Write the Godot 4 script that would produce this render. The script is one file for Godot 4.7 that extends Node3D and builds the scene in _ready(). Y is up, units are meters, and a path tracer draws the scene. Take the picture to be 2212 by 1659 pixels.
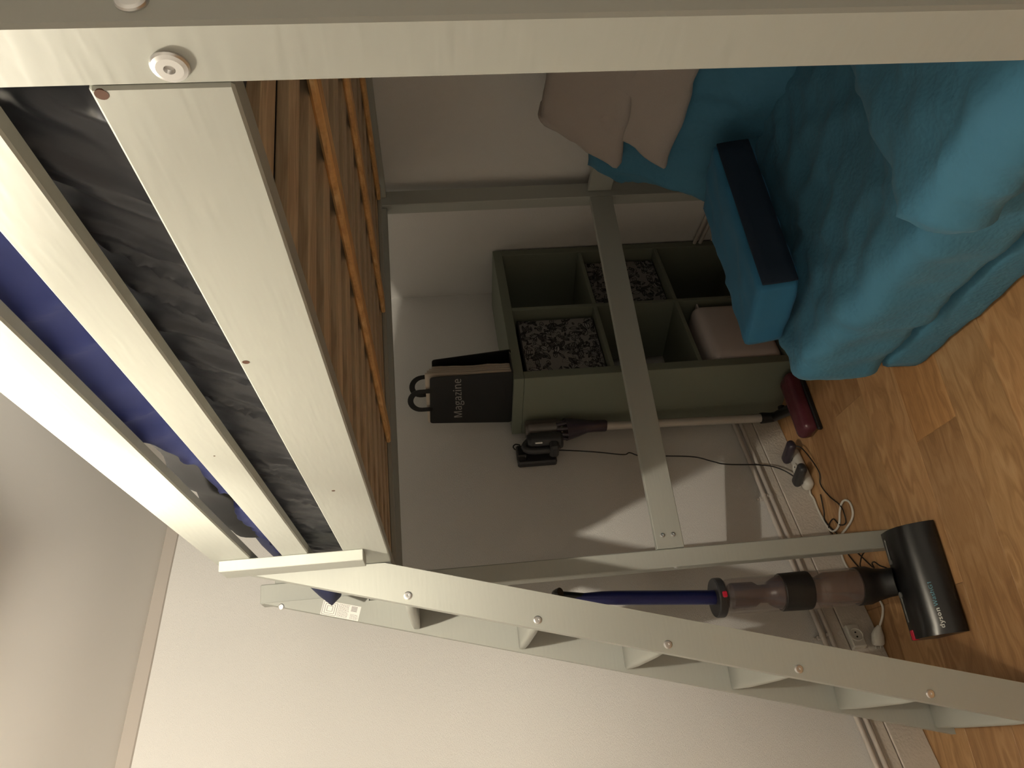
extends Node3D
# A grey loft bed over a teal sofa bed, seen with the camera turned on its side. y is up, metres.
# x runs across the bed (0 = outer face of the near long side), z along it (0 = far end posts).

const WA := 0.3499                 # the back wall is not square to the bed: its turn about y
const W0 := Vector3(0, 0, -0.3391) # where the back wall crosses x = 0
var wd := Vector3(cos(WA), 0, -sin(WA))   # along the back wall, to the right
var wn := Vector3(sin(WA), 0, cos(WA))    # out of the back wall, into the room
const CEIL := 2.333
const XB := 1.54
const LAMP := Vector3(-0.276, 2.17, 1.48)
const LAMP_COLOR := Color(1.0, 0.955, 0.875)
const LAMP_ENERGY := 3.35

var M := {}
var taken := {}
var noise := FastNoiseLite.new()

func _ready():
	set_view()
	make_materials()
	make_room()
	make_pipes()
	make_lamp()
	make_bed()
	make_ladder()
	make_bedding()
	make_shelf()
	make_storage()
	make_magazine_rack()
	make_stick_vacuum()
	make_floor_cleaner()
	make_power()
	make_sofa()

func set_view():
	var cam := Camera3D.new()
	cam.name = "camera"
	var r := Vector3(0.90582, -0.06545, 0.41857)
	var u := Vector3(0.10139, 0.99277, -0.06418)
	var b := Vector3(-0.41135, 0.10058, 0.90591)
	cam.transform = Transform3D(Basis(-u, r, b).orthonormalized(), Vector3(-0.42191, 1.38420, 2.36472))
	cam.fov = 51.145
	cam.near = 0.02
	cam.far = 20.0
	add_child(cam)
	cam.current = true
	var we := WorldEnvironment.new()
	we.name = "environment"
	var e := Environment.new()
	e.background_mode = Environment.BG_COLOR
	e.background_color = Color(0, 0, 0)
	e.ambient_light_source = Environment.AMBIENT_SOURCE_DISABLED
	e.tonemap_mode = Environment.TONE_MAPPER_LINEAR
	e.tonemap_exposure = 1.0
	e.sdfgi_enabled = true
	e.ssao_enabled = true
	e.ssil_enabled = true
	we.environment = e
	add_child(we)
	var l := OmniLight3D.new()
	l.name = "lamp_light"
	l.position = LAMP
	l.light_color = LAMP_COLOR
	l.light_energy = LAMP_ENERGY
	l.light_size = 0.014
	l.omni_range = 8.0
	l.omni_attenuation = 2.0
	l.shadow_enabled = true
	add_child(l)

# ------------------------------------------------------------------ helpers
func V(x: float, y: float, z: float) -> Vector3:
	return Vector3(x, y, z)

func wl(s: float, y: float, n: float) -> Vector3:      # a point in the back wall's own axes
	return W0 + wd * s + wn * n + Vector3(0, y, 0)

func wbasis() -> Basis:
	return Basis(wd, Vector3.UP, wn)

func numbered(called: String) -> String:
	if not taken.has(called):
		taken[called] = 0
		return called
	taken[called] += 1
	return "%s_%03d" % [called, taken[called]]

func thing(called: String, label: String, category: String, at := Vector3.ZERO, group := "") -> Node3D:
	var o := Node3D.new()
	o.name = numbered(called)
	o.position = at
	add_child(o)
	tag(o, label, category, group)
	return o

func tag(o: Node, label: String, category: String, group := ""):
	o.set_meta("label", label)
	o.set_meta("category", category)
	if group != "":
		o.set_meta("group", group)

func origin_of(n: Node3D) -> Vector3:
	var p := Vector3.ZERO
	var q = n
	while q != null and q != self and q is Node3D:
		p += q.position
		q = q.get_parent()
	return p

# commits a SurfaceTool whose vertices are in world coordinates as one named mesh under parent
func obj(called: String, st: SurfaceTool, m: Material, parent: Node3D = null) -> MeshInstance3D:
	st.generate_normals()
	st.index()
	var mi := MeshInstance3D.new()
	mi.mesh = st.commit()
	mi.material_override = m
	if parent == null:
		mi.name = numbered(called)
		add_child(mi)
	else:
		mi.name = called
		mi.position = -origin_of(parent)
		parent.add_child(mi, true)
	return mi

func struct(called: String, st: SurfaceTool, m: Material) -> MeshInstance3D:
	var o := obj(called, st, m)
	o.set_meta("kind", "structure")
	return o

func mb() -> SurfaceTool:
	var st := SurfaceTool.new()
	st.begin(Mesh.PRIMITIVE_TRIANGLES)
	return st

func tri(st: SurfaceTool, a: Vector3, b: Vector3, c: Vector3, out: Vector3):
	if (b - a).cross(c - a).dot(out) > 0.0:
		st.add_vertex(a); st.add_vertex(c); st.add_vertex(b)
	else:
		st.add_vertex(a); st.add_vertex(b); st.add_vertex(c)

func quad(st: SurfaceTool, a: Vector3, b: Vector3, c: Vector3, d: Vector3, out: Vector3):
	tri(st, a, b, c, out)
	tri(st, a, c, d, out)

# a box with chamfered edges; B turns it
func box(st: SurfaceTool, c: Vector3, size: Vector3, bev := 0.002, B := Basis.IDENTITY):
	st.set_smooth_group(-1)
	var h := size * 0.5
	bev = min(bev, min(h.x, min(h.y, h.z)) * 0.9)
	var f := func(ax: int, sgn: float, s1: float, s2: float) -> Vector3:
		var v := Vector3.ZERO
		v[ax] = sgn * h[ax]
		v[(ax + 1) % 3] = s1 * (h[(ax + 1) % 3] - bev)
		v[(ax + 2) % 3] = s2 * (h[(ax + 2) % 3] - bev)
		return c + B * v
	for ax in 3:
		for sg in [-1.0, 1.0]:
			var o := Vector3.ZERO
			o[ax] = sg
			quad(st, f.call(ax, sg, -1.0, -1.0), f.call(ax, sg, 1.0, -1.0), f.call(ax, sg, 1.0, 1.0), f.call(ax, sg, -1.0, 1.0), B * o)
	for ax in 3:          # the edges along ax
		var a1 := (ax + 1) % 3
		var a2 := (ax + 2) % 3
		for s1 in [-1.0, 1.0]:
			for s2 in [-1.0, 1.0]:
				var pts := []
				for e in [-1.0, 1.0]:
					var p := Vector3.ZERO
					p[ax] = e * (h[ax] - bev); p[a1] = s1 * h[a1]; p[a2] = s2 * (h[a2] - bev)
					var q := Vector3.ZERO
					q[ax] = e * (h[ax] - bev); q[a1] = s1 * (h[a1] - bev); q[a2] = s2 * h[a2]
					pts.append(c + B * p); pts.append(c + B * q)
				var o := Vector3.ZERO
				o[a1] = s1; o[a2] = s2
				quad(st, pts[0], pts[2], pts[3], pts[1], B * o)
	for sx in [-1.0, 1.0]:
		for sy in [-1.0, 1.0]:
			for sz in [-1.0, 1.0]:
				var s := Vector3(sx, sy, sz)
				var k := h - Vector3.ONE * bev
				tri(st, c + B * (s * Vector3(h.x, k.y, k.z)), c + B * (s * Vector3(k.x, h.y, k.z)), c + B * (s * Vector3(k.x, k.y, h.z)), B * s)

func span(st: SurfaceTool, a: Vector3, b: Vector3, bev := 0.002):
	box(st, (a + b) * 0.5, (b - a).abs(), bev)

func wbox(st: SurfaceTool, a: Vector3, b: Vector3, bev := 0.002):   # corners as (s, y, n) of the back wall
	var m := (a + b) * 0.5
	box(st, wl(m.x, m.y, m.z), (b - a).abs(), bev, wbasis())

# a soft, rounded, displaced box: disp(point, outward) -> point
func soft(st: SurfaceTool, c: Vector3, size: Vector3, rad: float, n: Vector3i, disp: Callable, B := Basis.IDENTITY):
	st.set_smooth_group(0)
	var h := size * 0.5
	var r: float = min(rad, min(h.x, min(h.y, h.z)))
	for ax in 3:
		var a1 := (ax + 1) % 3
		var a2 := (ax + 2) % 3
		for sg in [-1.0, 1.0]:
			var rows := []
			for i in n[a1] + 1:
				var row := []
				for j in n[a2] + 1:
					var q := Vector3.ZERO
					q[ax] = sg * h[ax]
					q[a1] = lerp(-h[a1], h[a1], float(i) / n[a1])
					q[a2] = lerp(-h[a2], h[a2], float(j) / n[a2])
					var inner := q.clamp(-(h - Vector3.ONE * r), h - Vector3.ONE * r)
					var d := (q - inner).normalized()
					row.append(disp.call(c + B * (inner + d * r), B * d))
				rows.append(row)
			var o := Vector3.ZERO
			o[ax] = sg
			for i in n[a1]:
				for j in n[a2]:
					quad(st, rows[i][j], rows[i + 1][j], rows[i + 1][j + 1], rows[i][j + 1], B * o)

func frame_of(d: Vector3) -> Basis:
	var up := Vector3.UP if abs(d.y) < 0.9 else Vector3.RIGHT
	var a := up.cross(d).normalized()
	return Basis(a, d.cross(a).normalized(), d)

# a tube through points, radius a number or one per point
func tube(st: SurfaceTool, pts: Array, rad, sides := 10, caps := true):
	var n := pts.size()
	var rings := []
	var b := frame_of((pts[1] - pts[0]).normalized())
	for i in n:
		var d: Vector3
		if i == 0: d = pts[1] - pts[0]
		elif i == n - 1: d = pts[n - 1] - pts[n - 2]
		else: d = (pts[i + 1] - pts[i]).normalized() + (pts[i] - pts[i - 1]).normalized()
		d = d.normalized()
		var a := (b.x - d * b.x.dot(d)).normalized()
		b = Basis(a, d.cross(a).normalized(), d)
		var r: float = rad[i] if rad is Array else rad
		var ring := []
		for k in sides:
			var t := TAU * k / sides
			ring.append(pts[i] + (b.x * cos(t) + b.y * sin(t)) * r)
		rings.append(ring)
	st.set_smooth_group(0)
	for i in n - 1:
		var mid: Vector3 = (pts[i] + pts[i + 1]) * 0.5
		for k in sides:
			var k2 := (k + 1) % sides
			var cc: Vector3 = (rings[i][k] + rings[i][k2] + rings[i + 1][k] + rings[i + 1][k2]) * 0.25
			quad(st, rings[i][k], rings[i][k2], rings[i + 1][k2], rings[i + 1][k], cc - mid)
	if caps:
		st.set_smooth_group(-1)
		for k in sides:
			var k2 := (k + 1) % sides
			tri(st, pts[0], rings[0][k], rings[0][k2], pts[0] - pts[1])
			tri(st, pts[n - 1], rings[n - 1][k], rings[n - 1][k2], pts[n - 1] - pts[n - 2])

# a smooth curve through points, resampled
func curve(pts: Array, step := 0.012) -> Array:
	var c := Curve3D.new()
	c.bake_interval = step
	for i in pts.size():
		var t := Vector3.ZERO
		if i > 0 and i < pts.size() - 1:
			t = (pts[i + 1] - pts[i - 1]) * 0.18
		c.add_point(pts[i], -t, t)
	return Array(c.get_baked_points())

# turned profile: prof is an array of (radius, height) along axis d from c
func lathe(st: SurfaceTool, c: Vector3, d: Vector3, prof: Array, sides := 24, hard := true):
	var b := frame_of(d.normalized())
	for i in prof.size() - 1:
		var p: Vector2 = prof[i]
		var q: Vector2 = prof[i + 1]
		var slope := Vector2(q.y - p.y, -(q.x - p.x))
		st.set_smooth_group(i + 1 if hard else 0)
		for k in sides:
			var t := TAU * k / sides
			var t2 := TAU * (k + 1) / sides
			var e1 := b.x * cos(t) + b.y * sin(t)
			var e2 := b.x * cos(t2) + b.y * sin(t2)
			var out := (e1 + e2) * 0.5 * slope.x + b.z * slope.y
			var a0 := c + e1 * p.x + b.z * p.y
			var a1 := c + e2 * p.x + b.z * p.y
			var c0 := c + e1 * q.x + b.z * q.y
			var c1 := c + e2 * q.x + b.z * q.y
			if p.x > 1e-6: tri(st, a0, a1, c1, out)
			if q.x > 1e-6: tri(st, a0, c1, c0, out)

# a polygon in the plane (o, ex, ey) pushed out by thick along ez on both sides
func prism(st: SurfaceTool, poly: PackedVector2Array, o: Vector3, ex: Vector3, ey: Vector3, thick: float, bev := 0.0015):
	st.set_smooth_group(-1)
	var ez := ex.cross(ey).normalized()
	var inner := poly
	var off := Geometry2D.offset_polygon(poly, -bev, Geometry2D.JOIN_MITER)
	if off.size() == 1 and off[0].size() == poly.size():
		var best := 0
		for k in off[0].size():
			if off[0][k].distance_to(poly[0]) < off[0][best].distance_to(poly[0]): best = k
		inner = PackedVector2Array()
		var same := Geometry2D.is_polygon_clockwise(off[0]) == Geometry2D.is_polygon_clockwise(poly)
		for k in poly.size():
			inner.append(off[0][(best + (k if same else poly.size() - k)) % poly.size()])
	var at := func(p: Vector2, z: float) -> Vector3: return o + ex * p.x + ey * p.y + ez * z
	var idx := Geometry2D.triangulate_polygon(inner)
	for s in [-1.0, 1.0]:
		for i in range(0, idx.size(), 3):
			tri(st, at.call(inner[idx[i]], s * thick * 0.5), at.call(inner[idx[i + 1]], s * thick * 0.5), at.call(inner[idx[i + 2]], s * thick * 0.5), ez * s)
	var cw := Geometry2D.is_polygon_clockwise(poly)
	for i in poly.size():
		var j := (i + 1) % poly.size()
		var e := poly[j] - poly[i]
		var nn := Vector2(e.y, -e.x) * (-1.0 if cw else 1.0)
		var out := ex * nn.x + ey * nn.y
		var z := thick * 0.5 - bev
		quad(st, at.call(poly[i], -z), at.call(poly[j], -z), at.call(poly[j], z), at.call(poly[i], z), out)
		for s in [-1.0, 1.0]:
			quad(st, at.call(poly[i], s * z), at.call(poly[j], s * z), at.call(inner[j], s * thick * 0.5), at.call(inner[i], s * thick * 0.5), out + ez * s * out.length())

func face_uv(st: SurfaceTool, a: Vector3, b: Vector3, c: Vector3, d: Vector3, out: Vector3):   # a top left, b top right, c bottom right, d bottom left
	st.set_smooth_group(-1)
	var p := [a, b, c, d]
	var uv := [Vector2(0, 0), Vector2(1, 0), Vector2(1, 1), Vector2(0, 1)]
	for t in [[0, 1, 2], [0, 2, 3]]:
		var q: Array = t
		if (p[t[1]] - p[t[0]]).cross(p[t[2]] - p[t[0]]).dot(out) > 0.0:
			q = [t[0], t[2], t[1]]
		for k in q:
			st.set_uv(uv[k])
			st.add_vertex(p[k])

func lettering(called: String, words: String, height: float, m: Material, parent: Node3D, at: Vector3, B: Basis, width := 0.0, bold := false):
	var t := TextMesh.new()
	var f := SystemFont.new()
	f.font_names = PackedStringArray(["Droid Sans"])
	if bold: f.font_weight = 700
	t.font = f
	t.text = words
	t.font_size = 64
	t.pixel_size = height / 46.0
	t.depth = 0.0006
	t.horizontal_alignment = HORIZONTAL_ALIGNMENT_LEFT
	t.vertical_alignment = VERTICAL_ALIGNMENT_CENTER
	var mi := MeshInstance3D.new()
	mi.name = called
	mi.mesh = t
	mi.material_override = m
	var s := 1.0
	if width > 0.0:
		s = width / max(t.get_aabb().size.x, 0.001)
	mi.transform = Transform3D(Basis(B.x * s, B.y, B.z), at - origin_of(parent))
	parent.add_child(mi, true)

# ------------------------------------------------------------------ materials
func flat(c: Color, rough := 0.6, metal := 0.0) -> StandardMaterial3D:
	var m := StandardMaterial3D.new()
	m.albedo_color = c
	m.roughness = rough
	m.metallic = metal
	return m

func clear(c: Color, a: float) -> StandardMaterial3D:
	var m := flat(Color(c.r, c.g, c.b, a), 0.08)
	m.transparency = BaseMaterial3D.TRANSPARENCY_ALPHA
	m.cull_mode = BaseMaterial3D.CULL_DISABLED
	return m

func tri_map(m: StandardMaterial3D, scale: Vector3, offset := Vector3.ZERO):
	m.uv1_triplanar = true
	m.uv1_scale = scale
	m.uv1_offset = offset

func relief(freq: float, sd: int, strength: float, aniso := Vector2.ONE) -> ImageTexture:
	noise.seed = sd
	noise.frequency = freq
	noise.noise_type = FastNoiseLite.TYPE_SIMPLEX
	noise.fractal_octaves = 3
	var im := Image.create(256, 256, false, Image.FORMAT_RGB8)
	for y in 256:
		for x in 256:
			var u := 256.0 - absf(2.0 * x - 256.0)
			var w := 256.0 - absf(2.0 * y - 256.0)
			var g := noise.get_noise_2d(u * aniso.x, w * aniso.y) * 0.5 + 0.5
			im.set_pixel(x, y, Color(g, g, g))
	im.bump_map_to_normal_map(strength)
	return ImageTexture.create_from_image(im)

# grain runs along u; set turned to run it along v
func wood(sd: int, dark: Color, mid: Color, light: Color, turned := false, ring := 26.0, size := 512, fig_amp := 0.34) -> ImageTexture:
	noise.seed = sd
	noise.frequency = 1.0
	noise.noise_type = FastNoiseLite.TYPE_SIMPLEX
	noise.fractal_octaves = 3
	var im := Image.create(size, size, false, Image.FORMAT_RGB8)
	for y in size:
		for x in size:
			var u := 1.0 - absf(2.0 * x / size - 1.0)
			var w := 1.0 - absf(2.0 * y / size - 1.0)
			var warp := noise.get_noise_2d(u * 1.6, w * 2.2)
			var broad := noise.get_noise_2d(u * 1.1 + 40.0, w * 6.0 + warp * 1.2)
			var fig := sin((w * ring + warp * 3.4) * TAU * 0.5) * 0.5 + 0.5
			var fine := noise.get_noise_2d(u * 7.0 + 9.0, w * 110.0)
			var k := clampf(0.5 + broad * 0.42 + (fig - 0.5) * fig_amp + fine * 0.20, 0.0, 1.0)
			var c := dark.lerp(mid, k * 2.0) if k < 0.5 else mid.lerp(light, k * 2.0 - 1.0)
			if turned: im.set_pixel(y, x, c)
			else: im.set_pixel(x, y, c)
	return ImageTexture.create_from_image(im)

func make_materials():
	var weave := relief(0.22, 3, 3.0)
	var soft_relief := relief(0.05, 8, 3.0)
	var brush := relief(0.05, 5, 1.5, Vector2(0.25, 2.5))
	M.wall = flat(Color(0.855, 0.848, 0.835), 0.85)
	M.wall.normal_enabled = true
	M.wall.normal_texture = weave
	M.wall.normal_scale = 0.22
	tri_map(M.wall, Vector3.ONE * 2.2)
	M.ceiling = flat(Color(0.95, 0.94, 0.925), 0.9)
	M.cornice = flat(Color(0.72, 0.69, 0.66), 0.8)
	M.white_paint = flat(Color(0.84, 0.81, 0.77), 0.55)
	M.white_paint.normal_enabled = true
	M.white_paint.normal_texture = soft_relief
	M.white_paint.normal_scale = 0.35
	tri_map(M.white_paint, Vector3.ONE * 3.0)
	M.pipe = flat(Color(0.78, 0.75, 0.72), 0.4)
	M.paint = flat(Color(0.652, 0.66, 0.632), 0.5)
	M.paint.normal_enabled = true
	M.paint.normal_texture = brush
	M.paint.normal_scale = 0.06
	tri_map(M.paint, Vector3.ONE * 1.5)
	M.paint_groove = flat(Color(0.40, 0.40, 0.38), 0.7)
	var oak := wood(11, Color(0.57, 0.42, 0.27), Color(0.69, 0.53, 0.36), Color(0.78, 0.63, 0.46), false, 11.0, 512, 0.13)
	M.planks = []
	for k in 6:
		var m := flat([Color(1, 1, 1), Color(0.93, 0.92, 0.90), Color(1, 0.97, 0.92), Color(0.96, 0.97, 0.97), Color(0.88, 0.87, 0.86), Color(1, 0.99, 0.97)][k], 0.5)
		m.albedo_texture = oak
		tri_map(m, Vector3(0.75, 1.0, 1.7), Vector3(0.37 * k, 0, 0.23 * k))
		M.planks.append(m)
	M.subfloor = flat(Color(0.22, 0.15, 0.09), 0.9)
	var pine := wood(21, Color(0.68, 0.60, 0.49), Color(0.79, 0.715, 0.60), Color(0.87, 0.80, 0.69), false, 9.0, 384, 0.12)
	var pine_z := wood(23, Color(0.74, 0.54, 0.32), Color(0.87, 0.68, 0.44), Color(0.94, 0.79, 0.56), true, 7.0, 384, 0.24)
	M.slat = flat(Color(0.98, 0.96, 0.94), 0.7)
	M.slat.albedo_texture = pine
	tri_map(M.slat, Vector3(0.7, 3.0, 3.0))
	M.beam = flat(Color(1, 1, 1), 0.6)
	M.beam.albedo_texture = pine_z
	tri_map(M.beam, Vector3(4.0, 4.0, 0.6))
	M.hole = flat(Color(0.29, 0.17, 0.10), 0.9)
	M.steel = flat(Color(0.90, 0.90, 0.90), 0.34, 1.0)
	M.socket_dark = flat(Color(0.10, 0.10, 0.11), 0.5)
	M.shelf = flat(Color(0.455, 0.475, 0.42), 0.6)
	M.sheet = flat(Color(0.20, 0.21, 0.245), 0.48)
	M.sheet.rim_enabled = true
	M.sheet.rim = 0.25
	M.duvet = flat(Color(0.22, 0.27, 0.56), 0.7)
	M.throw = flat(Color(0.045, 0.045, 0.05), 0.95)
	M.duvet.rim_enabled = true
	M.duvet.rim = 0.5
	M.navy = flat(Color(0.10, 0.13, 0.26), 0.75)
	M.teal = flat(Color(0.235, 0.455, 0.565), 0.8)
	M.teal.normal_enabled = true
	M.teal.normal_texture = soft_relief
	M.teal.normal_scale = 0.25
	M.teal.rim_enabled = true
	M.teal.rim = 0.35
	tri_map(M.teal, Vector3.ONE * 2.0)
	M.teal_shade = flat(Color(0.03, 0.12, 0.20), 0.85)  # darkened teal, shade put into the colour of one cushion side
	M.teal_cushion = flat(Color(0.15, 0.42, 0.57), 0.8)
	M.teal_cushion.rim_enabled = true
	M.teal_cushion.rim = 0.3
	M.taupe = flat(Color(0.64, 0.605, 0.58), 0.9)
	M.taupe.normal_enabled = true
	M.taupe.normal_texture = weave
	M.taupe.normal_scale = 0.3
	tri_map(M.taupe, Vector3.ONE * 3.0)
	M.taupe.rim_enabled = true
	M.taupe.rim = 0.4
	M.black = flat(Color(0.055, 0.056, 0.06), 0.5)
	M.black_gloss = flat(Color(0.05, 0.05, 0.055), 0.28)
	M.cable_black = flat(Color(0.06, 0.055, 0.055), 0.5)
	M.white_plastic = flat(Color(0.83, 0.82, 0.79), 0.35)
	M.bin_plastic = flat(Color(0.80, 0.76, 0.75), 0.25)
	M.grey_print = flat(Color(0.55, 0.54, 0.53), 0.6)
	M.paper = flat(Color(0.74, 0.69, 0.63), 0.6)
	M.dark_grey = flat(Color(0.20, 0.20, 0.21), 0.4)
	M.purple_grey = flat(Color(0.23, 0.20, 0.24), 0.3)
	M.maroon = flat(Color(0.34, 0.16, 0.20), 0.25)
	M.wand = flat(Color(0.72, 0.70, 0.67), 0.4, 0.2)
	M.smoke_bin = clear(Color(0.42, 0.38, 0.36), 0.55)
	M.tank = clear(Color(0.55, 0.50, 0.50), 0.22)
	M.tank_core = flat(Color(0.26, 0.22, 0.24), 0.3)
	M.tank_brown = clear(Color(0.36, 0.29, 0.26), 0.62)
	M.blue_tube = flat(Color(0.12, 0.14, 0.38), 0.3, 0.3)
	M.frosted_dimmer = clear(Color(0.9, 0.89, 0.87), 0.56)  # for the disc added under the bulb to dim its light
	M.frosted_dimmer.roughness = 0.5
	M.frosted_dim_ring = clear(Color(0.9, 0.89, 0.87), 0.16)  # for the ring added around the bulb, dims more weakly
	M.frosted_dim_ring.roughness = 0.5
	M.red = flat(Color(0.85, 0.12, 0.26), 0.4)
	M.teal_print = flat(Color(0.36, 0.58, 0.66), 0.5)
	M.slot_grey = flat(Color(0.36, 0.36, 0.35), 0.4)
	M.print_white = flat(Color(0.85, 0.85, 0.83), 0.5)

# ------------------------------------------------------------------ the room
func make_room():
	var st := mb()
	wbox(st, V(-2.7, 0, -0.12), V(1.9, CEIL, 0), 0.0)
	struct("wall_back", st, M.wall)
	st = mb()
	span(st, V(XB, 0, -1.1), V(XB + 0.12, CEIL, 3.5), 0.0)
	struct("wall_right", st, M.wall)
	st = mb()
	span(st, V(-2.32, 0, -0.2), V(-2.2, CEIL, 3.5), 0.0)
	struct("wall_left", st, M.wall)
	st = mb()
	span(st, V(-2.32, 0, 3.4), V(XB + 0.12, CEIL, 3.52), 0.0)
	struct("wall_front", st, M.wall)
	st = mb()
	span(st, V(-2.4, CEIL, -1.3), V(XB + 0.2, CEIL + 0.1, 3.6), 0.0)
	struct("ceiling", st, M.ceiling)
	st = mb()                                             # the cove band under the ceiling
	st.set_smooth_group(-1)
	var a := -2.3
	var b := 1.62
	var bow := 14
	for i in bow:                                         # its lower edge wavers a little, as old plaster does
		var s0: float = lerp(a, b, float(i) / bow)
		var s1: float = lerp(a, b, float(i + 1) / bow)
		var d0 := 0.0012 * sin(s0 * 9.0)
		var d1 := 0.0012 * sin(s1 * 9.0)
		quad(st, wl(s0, 2.294 + d0, 0.0), wl(s1, 2.294 + d1, 0.0), wl(s1, 2.297 + d1, 0.006), wl(s0, 2.297 + d0, 0.006), wn - Vector3.UP)
		quad(st, wl(s0, 2.297 + d0, 0.006), wl(s1, 2.297 + d1, 0.006), wl(s1, CEIL, 0.016), wl(s0, CEIL, 0.016), wn - Vector3.UP)
	struct("trim_1", st, M.cornice)
	st = mb()
	wbox(st, V(-2.3, 0, 0.0), V(1.62, 0.1065, 0.014), 0.003)
	var bb := struct("baseboard_back", st, M.white_paint)
	st = mb()
	wbox(st, V(-2.3, 0.1085, 0.0), V(1.62, 0.148, 0.012), 0.003)
	obj("cap_strip", st, M.white_paint, bb)
	st = mb()
	span(st, V(XB - 0.014, 0, -0.86), V(XB, 0.108, 3.4), 0.003)
	struct("baseboard_right", st, M.white_paint)
	# floor: a slab, with every board on it
	st = mb()
	span(st, V(-2.4, -0.10, -1.3), V(XB + 0.2, -0.013, 3.6), 0.0)
	var fl := struct("floor", st, M.subfloor)
	var rng := RandomNumberGenerator.new()
	rng.seed = 5
	var shapes := {}
	for row in range(-7, 16):
		var z0 := 0.466 + 0.2 * row - 0.2
		var x := -2.2 - rng.randf() * 1.2
		if row == 0: x = 0.26 - 1.22 * 3
		if row == -2: x = 0.503 - 1.22 * 3
		if row == -1: x = -0.14 - 1.22 * 2
		if row == 1: x = -0.36 - 1.22 * 2
		while x < XB:
			var x0: float = max(x, -2.2)
			var x1: float = min(x + 1.22, XB)
			if x1 - x0 > 0.02 and W0.z - tan(WA) * x1 < z0 + 0.2:
				var ps := mb()
				box(ps, V((x0 + x1) * 0.5, -0.0062, z0 + 0.1), V(x1 - x0 - 0.0008, 0.0124, 0.1992), 0.0009)
				obj("plank", ps, M.planks[rng.randi() % 6], fl)
			x += 1.22

func make_pipes():
	for k in 2:
		var h: float = [0.1877, 0.1625][k]
		var bend := wl(1.5, h, 0.022)
		var t := 1.518
		var pts := [wl(-2.28, h, 0.022), wl(0.3, h, 0.022), wl(1.50, h, 0.022)]
		var corner := W0 + wd * ((t - wn.x * 0.022) / wd.x) + wn * 0.022 + Vector3(0, h, 0)
		pts.append(corner + (wl(1.5, h, 0.022) - corner).normalized() * 0.02)
		pts.append(corner + Vector3(-0.003, 0, 0.006))
		pts.append(corner + Vector3(0, 0, 0.02))
		pts.append(Vector3(corner.x, h, 3.38))
		var st := mb()
		tube(st, pts, 0.008, 12)
		var o := obj("heating_pipe", st, M.pipe)
		tag(o, ["upper of the two thin painted pipes along the foot of the wall", "lower of the two thin painted pipes just above the baseboard"][k], "pipe", "heating pipes along the wall")
	for s in [0.341, -0.216]:
		var st := mb()
		wbox(st, V(s - 0.007, 0.150, 0.0), V(s + 0.007, 0.202, 0.013), 0.002)
		for h in [0.1877, 0.1625]:
			tube(st, [wl(s - 0.006, h, 0.022), wl(s + 0.006, h, 0.022)], 0.0098, 12)
		tube(st, [wl(s, 0.175, 0.010), wl(s, 0.175, 0.030)], 0.004, 8)
		tube(st, [wl(s, 0.205, 0.006), wl(s, 0.213, 0.006)], 0.005, 8)
		var o := obj("pipe_clip", st, M.pipe)
		tag(o, "white double pipe clip between the stick vacuum cable and the bed post" if s > 0 else "white double pipe clip above the wall socket by the ladder", "pipe clip", "clips holding the pipes")

func make_lamp():
	var t := thing("ceiling_lamp", "small ceiling lamp with an added light-blocking plate, dimming disc and dimming ring around its bulb", "lamp", V(LAMP.x, CEIL, LAMP.z))
	var st := mb()
	lathe(st, V(LAMP.x, CEIL, LAMP.z), Vector3.DOWN, [Vector2(0.0, 0.0), Vector2(0.045, 0.0), Vector2(0.045, 0.012), Vector2(0.012, 0.022), Vector2(0, 0.022)])
	obj("rose", st, M.white_plastic, t)
	st = mb()
	tube(st, [V(LAMP.x, CEIL - 0.02, LAMP.z), V(LAMP.x, LAMP.y + 0.0495, LAMP.z)], 0.006, 8)
	obj("rod", st, M.steel, t)
	st = mb()
	box(st, V(LAMP.x, LAMP.y + 0.046, LAMP.z), V(0.44, 0.006, 0.44), 0.001, Basis(Vector3.UP, 0.40))
	obj("plate", st, M.white_plastic, t)  # unseen plate, added to keep direct light off the nearer ceiling
	st = mb()
	lathe(st, LAMP - V(0, 0.045, 0), Vector3.UP, [Vector2(0, 0), Vector2(0.048, 0), Vector2(0.050, 0.0015), Vector2(0.048, 0.003), Vector2(0, 0.003)], 32)
	obj("added_dimmer", st, M.frosted_dimmer, t)  # added disc, dims the light falling on the near rails
	st = mb()
	lathe(st, LAMP - V(0, 0.031, 0), Vector3.UP, [Vector2(0.0485, 0.0), Vector2(0.0485, 0.033), Vector2(0.0500, 0.033), Vector2(0.0500, 0.0), Vector2(0.0485, 0.0)], 32)
	obj("added_dim_ring", st, M.frosted_dim_ring, t)  # added ring, dims the light going to upper wall and far rails
	for k in 3:
		st = mb()
		var o := V(cos(k * TAU / 3 + 0.4), 0, sin(k * TAU / 3 + 0.4)) * 0.045
		tube(st, [LAMP + o - V(0, 0.042, 0), LAMP + o + V(0, 0.0428, 0)], 0.0012, 6)
		obj("strut", st, M.steel, t)
	st = mb()
	tube(st, [V(LAMP.x, LAMP.y + 0.0428, LAMP.z), V(LAMP.x, LAMP.y + 0.0145, LAMP.z)], 0.007, 14)
	obj("bulb_holder", st, M.white_plastic, t)
	var bm := StandardMaterial3D.new()
	bm.albedo_color = Color(1, 0.95, 0.88)
	bm.emission_enabled = true
	bm.emission = LAMP_COLOR
	bm.emission_energy_multiplier = 4.0
	var sp := SphereMesh.new()
	sp.radius = 0.016
	sp.height = 0.032
	var mi := MeshInstance3D.new()
	mi.name = "bulb"
	mi.mesh = sp
	mi.material_override = bm
	mi.position = LAMP - t.position
	t.add_child(mi, true)

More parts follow.
